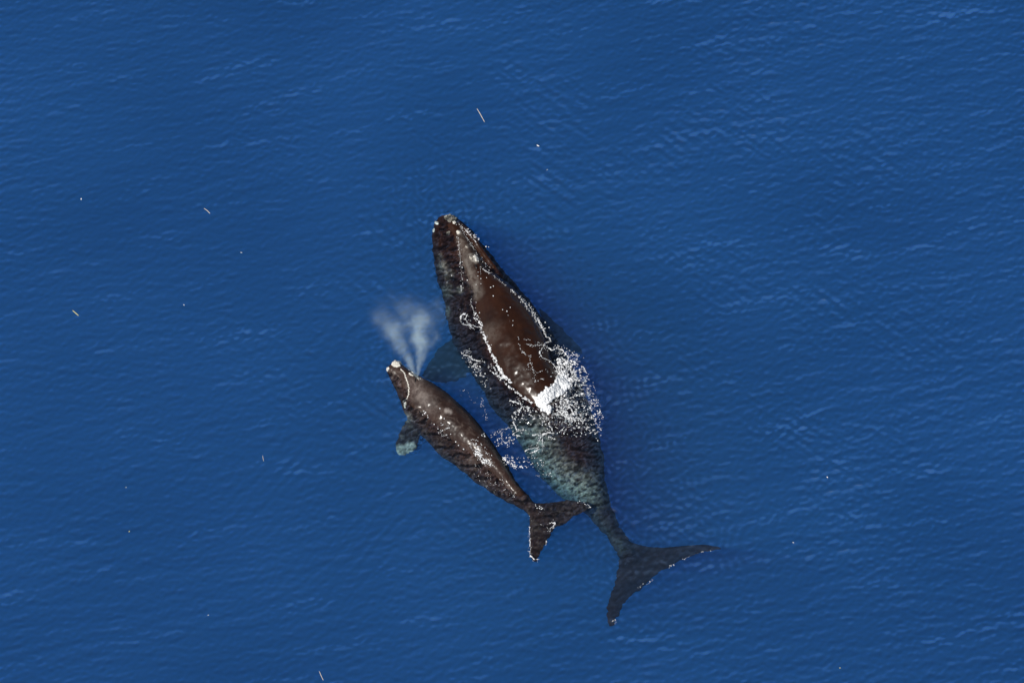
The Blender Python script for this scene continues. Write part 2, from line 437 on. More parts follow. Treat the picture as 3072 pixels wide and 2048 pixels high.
geos.append(lobe([(1585, 1500), (1610, 1510), (1655, 1507), (1703, 1498), (1744, 1503), (1768, 1519)],
                 [(1640, 1598), (1662, 1585), (1696, 1571), (1730, 1546), (1758, 1532), (1772, 1524)], -.36, -.45, .17))
geos.append(lobe([(1240, 1225), (1215, 1262), (1202, 1290), (1190, 1315), (1184, 1345), (1195, 1366)],
                 [(1300, 1300), (1264, 1300), (1258, 1322), (1252, 1345), (1236, 1358), (1212, 1368)], -.75, -.95, .2, bend=.05))
v2, nn2, f2 = fuse('calf_fuse', geos, .036, 3)
disp = np.array([mn.fractal(Vector(p)*2.2, .6, 2.1, 4)*.016 + mn.noise(Vector(p)*8)*.006 for p in v2])
v2 = v2+nn2*disp[:, None]
v2 = waver(v2, .038)
px2 = proj(v2)
croot = bpy.data.objects.new('whale_calf', None); col.objects.link(croot)
croot.location = P(1370, 1310, -1.2); croot.empty_display_size = .6
tag(croot, 'smaller greyish brown whale calf blowing mist while swimming close beside its mother', 'whale', 'mother and calf swimming together')
calf = mesh_obj('body', v2, f2, M_CALF, croot, croot.location)
add_pale(calf, np.maximum(spots(px2, [(1232, 1344, 15, 1), (1200, 1352, 15, .9), (1196, 1365, 9, .8), (1222, 1250, 12, .5), (1341, 1231, 7, .6), (1350, 1236, 6, .5), (1262, 1135, 6, .6)]),
    .26*soft(px2, [(1225, 1150), (1240, 1140), (1290, 1175), (1310, 1230), (1280, 1230), (1245, 1190)], 40)))

# ================================================================== water surface
def axis_dist(x, y, info):
    pts = np.stack([x.ravel(), y.ravel()], 1)
    return poly_dist(pts, [(c.x, c.y) for c, _, _, _ in info[::3]], False).reshape(x.shape)
def grid_axis(lo, hi, step, far):
    core = np.arange(lo, hi+1e-6, step); out = []; d = step; x = hi
    while x < far:
        d *= 1.28; x = min(x+d, far); out.append(x)
    out2 = []; d = step; x = lo
    while x > -far:
        d *= 1.28; x = max(x-d, -far); out2.append(x)
    return np.array(out2[::-1]+list(core)+out)
ST = .04
gx = grid_axis(-20.4, 20.4, ST, 2500); gy = grid_axis(-16.4, 17.4, ST, 2500)
X, Y = np.meshgrid(gx, gy)
fade = np.clip(1-(np.maximum(np.abs(X), np.abs(Y)*1.18)-19.6)/3, 0, 1)
def sea_field(seed, lam0, lam1, th, spread, slope=1.0, nfft=1088):
    """random wave field with a directional band spectrum, unit variance"""
    g = np.random.default_rng(seed)
    kx = np.fft.fftfreq(nfft, ST)*2*math.pi; KX, KY = np.meshgrid(kx, kx); K = np.hypot(KX, KY)+1e-9
    ang = np.arctan2(KY, KX); da_ = np.abs((ang-th+math.pi/2) % math.pi-math.pi/2)
    k0, k1 = 2*math.pi/lam1, 2*math.pi/lam0
    A_ = np.exp(-(da_/spread)**2)*K**(-slope-1)/(1+(k0/K)**8)/(1+(K/k1)**6); A_[0, 0] = 0
    f_ = np.fft.ifft2(A_*np.exp(2j*math.pi*g.random((nfft, nfft)))).real
    return f_/f_.std()
ix = np.clip(np.round((X+20.4)/ST).astype(int), 0, 1087); iy = np.clip(np.round((Y+16.4)/ST).astype(int), 0, 1087)
def take(F_): return F_[iy, ix]
TH = R(105)
w1 = take(sea_field(3, .42, 1.5, TH, R(21), .7)); w2 = take(sea_field(4, .16, .6, R(101), R(30), .6))
w3 = take(sea_field(5, .12, .36, R(108), R(60), .5)); sw = take(sea_field(6, 2.0, 9, R(106), R(25), 1.2))
g1 = take(sea_field(8, 2.5, 9, 0, 9, .6)); g2 = take(sea_field(9, 4, 16, 0, 9, .5))      # gust patches
gust = np.clip(.75+.35*g1+.25*g2, .25, 1.9)
right = .45+.75/(1+np.exp(-(X-4.5)/2.2))
calm = np.clip((np.abs(X+4)+np.abs(Y+2))/16, .55, 1)
near = (np.abs(X) < 12) & (np.abs(Y) < 11)
churn = np.zeros_like(X)
wpx = proj(np.stack([X[near], Y[near], np.zeros(near.sum())], 1))
def inflated(poly, edge):
    return soft(wpx, poly, edge)
flukeM = [(1862, 1600), (1853, 1680), (1835, 1775), (1818, 1815), (1826, 1880), (1842, 1880), (1876, 1806), (1930, 1765), (1978, 1712), (2055, 1676), (2168, 1643), (2082, 1634), (1950, 1640), (1890, 1610)]
flukeC = [(1588, 1510), (1587, 1600), (1589, 1660), (1600, 1686), (1615, 1680), (1640, 1630), (1662, 1586), (1696, 1571), (1772, 1522), (1744, 1502), (1655, 1507)]
cm = np.maximum(inflated(M_LEFT+M_RIGHT[::-1], 26), inflated(C_LEFT+C_RIGHT[::-1], 22))
cm = np.maximum(cm, np.maximum(.45*inflated(flukeM, 22), inflated(flukeC, 20)))
cm = np.maximum(cm, .7*inflated([(1290, 1225), (1200, 1300), (1180, 1350), (1200, 1372), (1250, 1358), (1300, 1310)], 20))
cm = np.maximum(cm, .5*inflated([(1620, 1020), (1760, 1080), (1830, 1250), (1800, 1330), (1520, 1330), (1480, 1230)], 70))
fadeT = np.clip((1560-wpx[:, 1])/200+.62, .5, 1)
churn[near] = cm*fadeT
h1 = take(sea_field(21, .17, .55, R(112), R(62), .3)); h2 = take(sea_field(22, .12, .34, R(100), R(80), .3))
rip = .55+.45*right
w4 = take(sea_field(31, .2, .6, R(52), R(11), .5)); w5 = take(sea_field(32, .22, .7, R(140), R(10), .5))
cross = np.clip(.5+.9*g1, 0, 1.4)*np.exp(-((np.hypot(X-4, Y-1.5)-6)/6)**2)
cross2 = np.clip(.5-.9*g1, 0, 1.4)*np.exp(-((np.hypot(X+3, Y+5)-3)/5)**2)
H = (.010*sw + .0080*w1*(.6+.4*gust)*calm + .0062*w2*(.7+.3*gust)*rip + .0040*w3*(.7+.3*gust)*rip + .0042*w4*cross + .0032*w5*cross2)*fade + churn*(.0080*h1+.0042*h2)
core = (np.abs(X) < 14) & (np.abs(Y) < 12)
dm = np.full(X.shape, 50.0); dc = np.full(X.shape, 50.0)
dm[core] = axis_dist(X[core], Y[core], m_info); dc[core] = axis_dist(X[core], Y[core], c_info)
warp = .25*np.sin(X*2.1+Y)+.2*np.sin(Y*2.7-X*1.3)
nz = np.clip(.5+.8*g1*w2*.5+.4*w1, 0, 1.6)*np.clip(.3+(X-.3*Y+1)/5, 0, 1)
H += .0055*np.sin((dm+warp)*2*math.pi/.36)*np.exp(-((dm-3.0)/1.5)**2)*nz
# water heaped and torn where it closes behind the emerging back
sp = P(1690, 1180); rr = np.hypot(X-sp.x, Y-sp.y)
H += .035*np.sin(X*9+2*np.sin(Y*4))*np.sin(Y*8+1.7*np.sin(X*5))*np.exp(-(rr/1.5)**2)
H += .012*np.sin(X*15+2*np.sin(Y*7))*np.sin(Y*14+1.7*np.sin(X*8))*np.exp(-(np.minimum(dm/2.3, dc/1.3))**2)
# light and dark streaks painted into the water's transparency from curvature, slope and noise
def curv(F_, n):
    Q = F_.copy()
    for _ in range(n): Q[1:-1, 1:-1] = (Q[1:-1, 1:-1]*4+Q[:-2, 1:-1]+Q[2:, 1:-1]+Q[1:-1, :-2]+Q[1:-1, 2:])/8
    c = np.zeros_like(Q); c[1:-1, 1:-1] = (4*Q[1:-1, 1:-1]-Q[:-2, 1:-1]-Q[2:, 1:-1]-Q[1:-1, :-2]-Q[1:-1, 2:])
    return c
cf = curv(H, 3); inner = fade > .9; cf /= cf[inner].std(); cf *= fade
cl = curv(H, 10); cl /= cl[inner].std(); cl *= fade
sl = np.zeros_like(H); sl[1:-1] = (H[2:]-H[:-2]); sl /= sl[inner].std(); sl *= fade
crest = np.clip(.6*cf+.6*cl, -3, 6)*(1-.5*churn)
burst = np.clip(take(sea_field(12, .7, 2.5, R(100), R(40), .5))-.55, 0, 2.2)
painted_caustics = .93+.056*np.clip(crest, -2.5, 1.2)-.030*sl+.15*np.clip(crest-1.0, 0, 3)*rip+.19*np.clip(crest-.4, 0, 2.2)*burst*fade+.025*g2*fade
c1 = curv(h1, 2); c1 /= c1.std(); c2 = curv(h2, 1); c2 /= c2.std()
web = np.clip(1-np.abs(h1*.75+h2*.35)*1.5, 0, 1)**2                      # bright caustic threads painted along noise contours
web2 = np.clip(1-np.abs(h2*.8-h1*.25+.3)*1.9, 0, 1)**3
painted_caustics += churn*(1.0*web+1.0*web2+.14*np.clip(c1, -2, 3)+.14*np.clip(c2, -2, 3)-.42)
painted_caustics = np.clip(painted_caustics, .22, 2.8)
ny, nx = X.shape
wv = np.stack([X.ravel(), Y.ravel(), H.ravel()], 1)
idx = np.arange(nx*ny).reshape(ny, nx)
q = np.stack([idx[:-1, :-1], idx[:-1, 1:], idx[1:, 1:], idx[1:, :-1]], -1).reshape(-1, 4)
faces = q.tolist()
edge = list(idx[0, :])+list(idx[1:, -1])+list(idx[-1, :-1][::-1])+list(idx[1:-1, 0][::-1])
nb = len(wv); low = wv[edge].copy(); low[:, 2] = -45
wv = np.vstack([wv, low]); ne = len(edge)
for i in range(ne):
    j = (i+1) % ne
    faces.append([int(edge[j]), int(edge[i]), nb+i, nb+j])
faces.append([nb+i for i in range(ne)][::-1])
water = mesh_obj('water', wv, faces, M_WATER)
tag(water, kind='structure')
at_ = water.data.attributes.new('painted_caustics', 'FLOAT', 'POINT')
at_.data.foreach_set('value', np.r_[painted_caustics.ravel(), np.full(ne, .9)].astype(np.float32))
bed = mesh_obj('sea_bed', [(-2600, -2600, -46), (2600, -2600, -46), (2600, 2600, -46), (-2600, 2600, -46)], [(0, 1, 2, 3)], M_BED)
tag(bed, kind='structure')

# ================================================================== finding surfaces under a pixel
def bvh(verts, faces): return BVHTree.FromPolygons([tuple(p) for p in verts], faces)
B_M = bvh(v, f); B_C = bvh(v2, f2)
ixs = (np.abs(gx) < 18.4); 
def water_z(x, y):
    i = int(np.clip(np.searchsorted(gx, x)-1, 0, nx-2)); j = int(np.clip(np.searchsorted(gy, y)-1, 0, ny-2))
    return float(H[j, i])
def surf(px_, py_):
    """first thing the line of sight meets: skin above water, or the water"""
    d = ray(px_, py_); pw_ = P(px_, py_, 0.0); pw_ = P(px_, py_, water_z(pw_.x, pw_.y))
    tw = (pw_-CL).length; best = (tw, pw_, Vector((0, 0, 1)))
    for B in (B_M, B_C):
        h = B.ray_cast(CL, d)
        if h[0] is not None and h[3] < best[0]: best = (h[3], h[0], h[1])
    return best[1], best[2]

# unit blob
_bm = bmesh.new(); bmesh.ops.create_icosphere(_bm, subdivisions=1, radius=1)
UV = np.array([tuple(x.co) for x in _bm.verts]); UF = np.array([[x.index for x in fc.verts] for fc in _bm.faces]); _bm.free()
class Foam:
    def __init__(s): s.v = []; s.f = []; s.n = 0
    def blob(s, p, r, flat=.6, el=1.0, ang=None):
        a = rng.random()*6.28 if ang is None else ang
        u = UV*np.array([r*el, r/math.sqrt(el), r*flat])*(1+.28*nrng.standard_normal((len(UV), 1)).clip(-1.6, 1.6)*.6)
        c, sn = math.cos(a), math.sin(a)
        q = np.stack([u[:, 0]*c-u[:, 1]*sn, u[:, 0]*sn+u[:, 1]*c, u[:, 2]], 1)+np.array(p)
        s.v.append(q); s.f.append(UF+s.n); s.n += len(UV)
    def at(s, x, y, rpx, flat=.6, el=1.0, ang=None, lift=0.0):
        p, n_ = surf(x, y); s.blob(p+n_*(.45*rpx/PXM)+Vector((0, 0, .006))+Vector((0, 0, lift)), rpx/PXM, flat, el, ang)
    def strand(s, pts, wpx=2.0, jit=1.2, gap=.16, sp=1.3, wob=2.5):
        """a torn thread of foam following traced pixels"""
        pp = resample(pts, max(2, int(sum(math.hypot(b[0]-a[0], b[1]-a[1]) for a, b in zip(pts, pts[1:]))/sp)))
        ph = rng.random()*50; k = len(pp)
        for i, (x, y) in enumerate(pp):
            q = i*sp/9.0
            if mn.noise(Vector((q*1.7+ph, 3.1, 0)))*.5+.5 < gap: continue
            x += wob*mn.noise(Vector((q+ph, 0, 0))); y += wob*mn.noise(Vector((q+ph, 9, 0)))
            wv_ = wpx*(.30+1.9*abs(mn.noise(Vector((q*2.3+ph, 5, 2)))))
            s.at(x+rng.gauss(0, jit*.5), y+rng.gauss(0, jit*.5), wv_*.62, .6, 1+rng.random()*.8)
            if rng.random() < .3: s.at(x+rng.gauss(0, wpx*2.2), y+rng.gauss(0, wpx*2.2), .7+rng.random()*.7)
    def band(s, pts, width, dens=.5, size=1.8):
        """lacy band of foam"""
        L = sum(math.hypot(b[0]-a[0], b[1]-a[1]) for a, b in zip(pts, pts[1:]))
        n = int(L*width*dens/6); pp = resample(pts, 200)
        for _ in range(n):
            i = rng.randrange(199); x, y = pp[i]; t = pp[i+1]-pp[i]; t = t/np.linalg.norm(t)
            o = rng.gauss(0, width*.36)
            X_, Y_ = x-t[1]*o, y+t[0]*o
            if mn.noise(Vector((X_*.16, Y_*.16, 1.0)))+rng.random()*.3 < .04: continue
            s.at(X_, Y_, size*(.4+rng.random()), .6, 1+rng.random(), math.atan2(-t[1], t[0])+rng.gauss(0, .5))
    def spray(s, cx, cy, rx, ry, rot, n, smin=.7, smax=1.8, lace=True):
        for _ in range(n):
            a = rng.random()*6.28; q = math.sqrt(rng.random()); x0 = rx*q*math.cos(a); y0 = ry*q*math.sin(a)
            x = cx+x0*math.cos(rot)-y0*math.sin(rot); y = cy+x0*math.sin(rot)+y0*math.cos(rot)
            if lace and abs(mn.noise(Vector((x*.07, y*.07, 7.0)))) > .16+.1*rng.random(): continue
            s.at(x, y, smin+(smax-smin)*rng.random()**2, .7, 1+rng.random()*1.2)
    def patch(s, poly, n, size):
        xs = [p[0] for p in poly]; ys = [p[1] for p in poly]; c = 0
        while c < n:
            x = rng.uniform(min(xs), max(xs)); y = rng.uniform(min(ys), max(ys))
            xw = x+9*mn.noise(Vector((x*.09, y*.09, 4)))+4*mn.noise(Vector((x*.3, y*.3, 1))); yw = y+9*mn.noise(Vector((x*.09, y*.09, 14)))+4*mn.noise(Vector((x*.3, y*.3, 11)))
            if in_poly(np.array([[xw, yw]]), poly)[0]:
                s.at(x, y, size*(.3+.7*rng.random()), .45, 1+rng.random()*.6, lift=.025+.02*rng.random()); c += 1
    def build(s, name, label, group=None):
        vv = np.vstack(s.v); ff = np.vstack(s.f)
        me = bpy.data.meshes.new(name); me.vertices.add(len(vv)); me.vertices.foreach_set('co', vv.astype(np.float32).ravel())
        me.loops.add(ff.size); me.polygons.add(len(ff))
        me.loops.foreach_set('vertex_index', ff.astype(np.int32).ravel())
        me.polygons.foreach_set('loop_start', np.arange(0, ff.size, 3, dtype=np.int32))
        me.polygons.foreach_set('loop_total', np.full(len(ff), 3, dtype=np.int32))
        me.update(calc_edges=True); me.materials.append(M_FOAM)
        me.polygons.foreach_set('use_smooth', [True]*len(me.polygons))
        o = bpy.data.objects.new(name, me); col.objects.link(o)
        tag(o, label, 'foam', group, 'stuff'); return o

# crop mapping helpers used while tracing from enlargements
def k2(*p): return [(1200+x*.3061, 850+y*.3061) for x, y in p]
def k4(*p): return [(1400+x*.3188, 1100+y*.3188) for x, y in p]
def k3(*p): return [(1100+x*.3827, 850+y*.3827) for x, y in p]
def k1(*p): return [(1100+x*.2551, 600+y*.2551) for x, y in p]
def k5(*p): return [(1500+x*.3061, 1450+y*.3061) for x, y in p]

F = Foam()
# thick white wash at the end of the back
F.patch(k2((1330, 1160), (1390, 1070), (1450, 1030), (1510, 990), (1550, 930), (1600, 890), (1620, 960), (1660, 1000), (1600, 1080), (1500, 1140), (1440, 1180), (1480, 1230), (1450, 1285), (1400, 1250), (1370, 1210)), 1500, 4.5)
F.band(k2((1620, 900), (1640, 980), (1580, 1080)), 18, 1.2, 3)
# line of water running along the left edge of the back
F.band(k2((735, 290), (800, 400), (800, 480), (840, 560)), 7, 1.0, 1.3)
F.band(k2((815, 500), (860, 590), (900, 690), (950, 790), (1000, 880), (1090, 980)), 8, 1.7, 1.7)
F.band(k2((1020, 970), (1130, 1060), (1200, 1110), (1310, 1180)), 4, 2.0, 1.7)
F.band(k2((880, 800), (920, 860), (1000, 940)), 12, .7, 1.5)
F.strand(k2((690, 160), (700, 210), (720, 270), (740, 300)), 2.0)
# curls left of the back
F.strand(k2((600, 380), (590, 330), (620, 300), (660, 310), (640, 350), (660, 390), (700, 410), (750, 425), (800, 440)), 3.2, .8, .0)
F.strand(k2((600, 390), (625, 405), (660, 405), (720, 440)), 2, 1, .3)
F.strand(k2((720, 340), (760, 350), (780, 390), (800, 410)), 3, 1, .1)
F.strand(k2((620, 690), (625, 660), (660, 655), (690, 665)), 2, .5, 0)
F.strand(k2((625, 700), (680, 710), (710, 750), (770, 760), (830, 770)), 2.2, 1, .25)
F.spray(1415, 1090, 50, 18, 1.0, 120); F.spray(1440, 1120, 60, 14, 1.0, 120)
# right edge foam
F.band(k2((1090, 60), (1190, 150), (1260, 240), (1330, 330), (1400, 440), (1430, 510)), 7, 1.5, 1.2)
F.band(k2((1190, 160), (1280, 250), (1360, 370)), 11, .8, 1.1)
F.strand(k2((1430, 520), (1475, 545), (1480, 570), (1430, 580), (1395, 630), (1365, 690), (1400, 730), (1470, 760), (1510, 800), (1550, 880), (1565, 950)), 3.0, .8, .0)
F.strand(k2((1430, 620), (1490, 655), (1550, 630), (1600, 665), (1650, 720), (1700, 700), (1760, 710)), 2.6, 1, .12)
F.patch(k2((1535, 770), (1570, 735), (1640, 755), (1710, 750), (1735, 790), (1720, 820), (1690, 790), (1600, 800), (1560, 800)), 90, 3.2)
F.band(k2((1550, 800), (1580, 860), (1640, 930), (1650, 1010)), 18, .75, 1.9)
F.spray(*k2((1690, 880))[0], 52, 40, .9, 330, .6, 2.1); F.spray(*k2((1640, 900))[0], 42, 30, .9, 1500, .2, .7)
F.spray(*k2((1640, 700))[0], 50, 18, .5, 120, .7, 1.8)
F.spray(*k2((1830, 1000))[0], 48, 22, 1.2, 130, .6, 1.7)
F.spray(*k2((1930, 1330))[0], 18, 72, -.1, 130, .6, 1.9)
F.band(k2((1600, 1160), (1700, 1110), (1800, 1080)), 6, .7, 1.6)
F.band(k2((1520, 1140), (1600, 1120), (1650, 1170), (1740, 1180)), 8, .6, 1.8)
F.strand(k2((1540, 1240), (1590, 1290), (1700, 1330), (1740, 1300)), 3, 2, .2)
F.spray(*k2((1700, 1260))[0], 70, 30, .2, 200, .6, 2.4); F.spray(*k2((1560, 1200))[0], 60, 34, .2, 1600, .2, .7)
# lace across the body behind the back
F.strand(k4((430, 460), (440, 520), (470, 590), (560, 600)), 2.6, 1, .1)
F.strand(k4((500, 420), (520, 375), (590, 380), (580, 420)), 2.6, 1, .05)
F.strand(k4((400, 320), (450, 330), (520, 360)), 3, 1.5, .1); F.strand(k4((480, 300), (510, 345)), 3, 1, 0)
F.strand(k4((480, 600), (430, 640), (500, 655)), 2, 1, .1)
F.strand(k4((620, 640), (700, 640), (740, 625), (830, 620)), 2.4, .6, 0)
F.strand(k4((740, 630), (700, 660), (670, 720), (675, 760), (600, 770), (550, 790)), 2.4, .6, 0)
F.strand(k4((670, 780), (640, 800), (600, 810)), 2.6, .8, 0)
F.strand(k4((300, 630), (330, 590), (390, 580), (430, 570)), 1.9, 1, .2)
F.strand(k4((770, 660), (830, 680)), 2, 1, .1); F.strand(k4((710, 680), (720, 760), (710, 800)), 1.8, 1, .2)
F.spray(*k4((620, 470))[0], 66, 26, .15, 240, .7, 2.2)
F.spray(*k4((960, 420))[0], 46, 30, .4, 200, .7, 2.4)
F.spray(*k4((1000, 590))[0], 85, 22, .0, 170, .6, 1.9)
F.spray(*k4((1200, 480))[0], 28, 58, 0, 120, .6, 1.9)
for (q_, ra_, rb_, ro_, n_) in (((1640, 900), 46, 34, .9, 1800), ((1560, 1200), 66, 38, .2, 1800), ((1750, 1000), 60, 30, 1.1, 900), ((1600, 1330), 70, 24, .2, 900), ((1850, 1250), 26, 60, 0, 500)):
    F.spray(*k2(q_)[0], ra_, rb_, ro_, n_, .18, .6)
for _ in range(1500):
    a_ = rng.random()*6.28; q_ = math.sqrt(rng.random()); x_ = 1700+75*q_*math.cos(a_); y_ = 1180+90*q_*math.sin(a_)
    if mn.noise(Vector((x_*.05, y_*.05, 3))) > .05: F.at(x_, y_, .5+1.2*rng.random(), .6, 1.3, lift=-.06-.25*rng.random())
F.build('foam', 'white broken foam and splashing water around the back of the large whale')
F = Foam()
F.spray(*k4((340, 680))[0], 38, 24, .3, 80, .6, 1.8); F.strand(k4((300, 740), (340, 700), (370, 720), (400, 690)), 1.6, 1.5, .3)
F.band(k4((340, 860), (400, 900), (450, 945), (540, 945)), 6, .8, 1.6); F.spray(*k4((450, 900))[0], 42, 20, .3, 150, .7, 1.9)
F.spray(*k4((620, 900))[0], 40, 22, .2, 80, .6, 1.6); F.spray(*k4((720, 1000))[0], 30, 16, .2, 60, .5, 1.3)
F.spray(*k2((800, 1200))[0], 10, 46, -.35, 55, .5, 1.3); F.spray(*k2((700, 1110))[0], 40, 16, .4, 40, .4, 1.0)
F.build('foam', 'scattered white droplets and bubbles on the blue gap between the two whales')
F = Foam()
# calf: wash on the tail stock, streaks, edge glints
F.patch(k3((855, 1300), (880, 1320), (900, 1350), (940, 1390), (965, 1415), (930, 1415), (880, 1370), (850, 1340)), 60, 2.8)
F.band(k3((850, 1250), (880, 1320), (940, 1400), (1000, 1440)), 8, .6, 1.3)
F.spray(*k3((900, 1330))[0], 56, 22, .85, 130, .5, 1.6); F.spray(*k3((900, 1340))[0], 50, 16, .85, 700, .2, .55)
F.strand(k3((905, 1190), (920, 1170), (925, 1200)), 2.5, .8, 0); F.strand(k3((590, 1110), (600, 1105)), 2.5, .8, 0)
F.strand(k3((560, 1170), (600, 1150), (650, 1130)), 1.6, .8, 0); F.strand(k3((585, 1200), (625, 1190)), 1.8, .8, 0)
for q in ((440, 1030), (455, 1020), (465, 1010), (480, 1035), (482, 1050), (530, 1105), (450, 1000), (560, 1140), (575, 980), (720, 1270), (760, 1300), (700, 1240), (660, 1180), (610, 1060)):
    F.at(*k3(q)[0], 1.6+rng.random())
F.spray(1515, 1455, 60, 12, .85, 40, .5, 1.3)
F.band(k5((330, 225), (420, 250)), 10, .4, 1.3); F.strand(k5((480, 380), (540, 390), (520, 430), (470, 460)), 2.2, 2, .2)
F.strand(k5((288, 430), (292, 520), (297, 640), (292, 700)), 1.5, .8, .25); F.strand(k5((295, 705), (325, 735), (370, 745)), 2.6, .8, 0)
F.strand(k5((455, 560), (450, 600)), 1.5, .5, 0); F.band(k5((740, 190), (800, 180), (860, 210), (890, 240)), 5, .7, 1.2)
F.spray(1450, 1430, 70, 20, .75, 60, .5, 1.2); F.spray(1620, 1560, 36, 36, 0, 30, .5, 1.1)
F.build('foam', 'thin white wash over the tail and back of the calf')
F = Foam()
# head of the mother
F.band(k1((1160, 340), (1240, 400), (1320, 470)), 9, 1.0, 1.3); F.strand(k1((1080, 280), (1150, 340), (1230, 430), (1290, 500)), 1.8, .5, 0)
F.strand(k1((1200, 480), (1240, 530)), 1.2, .5, 0)
F.strand(k1((1075, 440), (1085, 560), (1100, 700), (1110, 820), (1120, 960)), 1.6, 1.2, .15)
F.strand(k1((1340, 790), (1400, 840), (1450, 860)), 1.7, .4, 0); F.strand(k1((1335, 800), (1340, 870)), 1.6, .4, 0)
F.strand(k1((1115, 1000), (1115, 1080)), 1.2, .6, .2)
for q in ((1345, 925), (1310, 895), (1410, 915), (1345, 985), (1290, 995), (1490, 1130), (1460, 1030), (1490, 1015), (1000, 890), (945, 970), (1185, 945), (1135, 860), (1110, 1015), (1405, 550), (1435, 555), (1290, 1205), (1330, 1325), (1690, 1265), (1600, 1290), (1650, 1310), (1720, 1420), (2100, 1440), (2145, 1500), (2100, 1440)):
    F.at(*k1(q)[0], 1.2+rng.random()*1.2)
F.strand(k1((1110, 330), (1160, 420), (1230, 530), (1300, 640), (1380, 730), (1450, 800)), .75, .5, .15); F.strand(k1((1480, 880), (1560, 950), (1640, 1010)), .7, .5, .2)  # sheen lines of the wet skin, imitated with thin strands of white froth
# wet streaks and beads down the middle of the back
F.strand(k2((1045, 270), (1060, 345), (1105, 385), (1120, 460), (1160, 510), (1170, 560)), 0.81, 1.6, 0.57)
F.strand(k2((1170, 600), (1185, 660), (1230, 695), (1270, 720), (1285, 790), (1310, 860), (1320, 940)), 1.18, 1.6, 0.33)
F.strand(k2((1265, 730), (1250, 800), (1290, 840)), 0.81, 2, 0.55)
F.strand(k2((1080, 910), (1150, 860), (1240, 840), (1310, 840)), 0.74, .8, 0.55)
F.strand(k2((1315, 860), (1350, 875), (1400, 850)), 0.93, .6, 0.25); F.strand(k2((1320, 965), (1370, 940), (1410, 930)), 0.87, .6, 0.35)
F.strand(k2((1210, 545), (1270, 555)), 0.87, .6, 0.30); F.strand(k2((1230, 590), (1290, 610), (1340, 605), (1395, 610)), 0.99, .6, 0.25); F.strand(k2((1330, 570), (1390, 590)), 0.74, .6, 0.45)
F.strand(k2((1430, 840), (1450, 870)), 0.81, .6, 0.35); F.strand(k2((1480, 915), (1540, 905)), 0.74, .8, 0.45); F.strand(k2((1490, 880), (1530, 860)), 0.74, .8, 0.45)
F.build('foam', 'fine white foam streaks, drops and painted sheen lines on the wet head and back of the large whale')
F = Foam()
F.strand(k5((1360, 1020), (1400, 980), (1440, 990), (1500, 940)), 1.0, 1.2, .4)
F.strand(k5((1660, 830), (1670, 805), (1710, 795)), .9, .6, .3); F.strand(k5((1800, 745), (1830, 725), (1860, 712)), 1.3, .6, .2)
F.strand(k5((1900, 690), (2000, 665), (2100, 655)), .6, .8, .5); F.strand(k5((1105, 1335), (1130, 1340), (1130, 1380)), 1.2, .8, .2)
F.build('foam', 'small glints of foam along the trailing edge of the large submerged flukes')

# ================================================================== callosities and blowholes (parts)
def crust(name, parent, x, y, rx, ry, rot, n, mat, size=2.0, hgt=1.0):
    """rough patch of hardened skin sitting on the head"""
    g = Foam(); seen = []
    for it in range(n*30):
        if len(seen) >= n: break
        a = rng.random()*6.28; q = math.sqrt(rng.random())*(it > 0)
        x0 = rx*q*math.cos(a); y0 = ry*q*math.sin(a)
        X_ = x+x0*math.cos(rot)-y0*math.sin(rot); Y_ = y+x0*math.sin(rot)+y0*math.cos(rot)
        d = ray(X_, Y_); B = B_M if parent is mroot else B_C
        h = B.ray_cast(CL, d)
        if h[0] is None: continue
        r_ = size*(.5+rng.random())/PXM; c_ = h[0]+h[1]*(.2*size/PXM)
        if seen and min((c_-q_).length-.6*s_ for q_, s_ in seen) > .5*r_: continue      # keep the crust in one piece
        seen.append((c_, r_)); g.blob(c_, r_, .8*hgt, 1+rng.random()*.4)
    if not g.v: return
    vv = np.vstack(g.v); ff = np.vstack(g.f).tolist()
    return mesh_obj(name, vv, ff, mat, parent, parent.location)
crust('callosity', mroot, 1351, 653, 18, 11, .3, 150, M_CALLD, 3.6, 1.4)
crust('callosity', mroot, 1364, 667, 5, 7, -.4, 30, M_CALL, 2.4)
crust('callosity', mroot, 1311, 669, 6, 4, -.8, 20, M_CALL, 2.6)
crust('callosity', mroot, 1300, 690, 5, 9, .2, 24, M_CALL, 2.2)
crust('callosity', mroot, 1376, 696, 5, 8, -.4, 26, M_CALL, 2.2)
crust('callosity', mroot, 1345, 702, 8, 20, -.5, 36, M_CALLD, 1.9)
crust('callosity', mroot, 1427, 776, 8, 10, -.4, 46, M_CALL, 2.8, .6)
crust('callosity', mroot, 1400, 740, 3, 7, -.4, 14, M_CALLD, 2.0)
crust('callosity', mroot, 1414, 774, 5, 8, -.2, 20, M_CALLD, 2.4, .6)
crust('callosity', croot, 1193, 1092, 19, 8, .25, 130, M_CALL, 3.0, 1.3)
crust('callosity', croot, 1163, 1108, 5, 10, .2, 34, M_CALL, 2.0)
crust('callosity', croot, 1234, 1124, 8, 4, .5, 30, M_CALL, 2.0)
crust('callosity', croot, 1258, 1135, 7, 3, .5, 16, M_CALL, 1.8)
crust('callosity', croot, 1215, 1214, 9, 9, 0, 50, M_CALL, 1.8)
def lipline(parent, pts, wpx, name='lip_ridge', mat=M_CALL):
    B = B_M if parent is mroot else B_C; pp = []
    for x, y in smooth1(resample(pts, len(pts)*7), 2):
        h = B.ray_cast(CL, ray(x+rng.gauss(0, .8), y+rng.gauss(0, .8)))
        if h[0] is not None: pp.append(h[0]+h[1]*.004)
    rad = [(wpx*(.35+.65*abs(math.sin(i*.9))+.3*rng.random())/PXM,)*2 for i in range(len(pp))]
    vv, ff = tube(pp, rad, 8); return mesh_obj(name, vv, ff, mat, parent, parent.location)
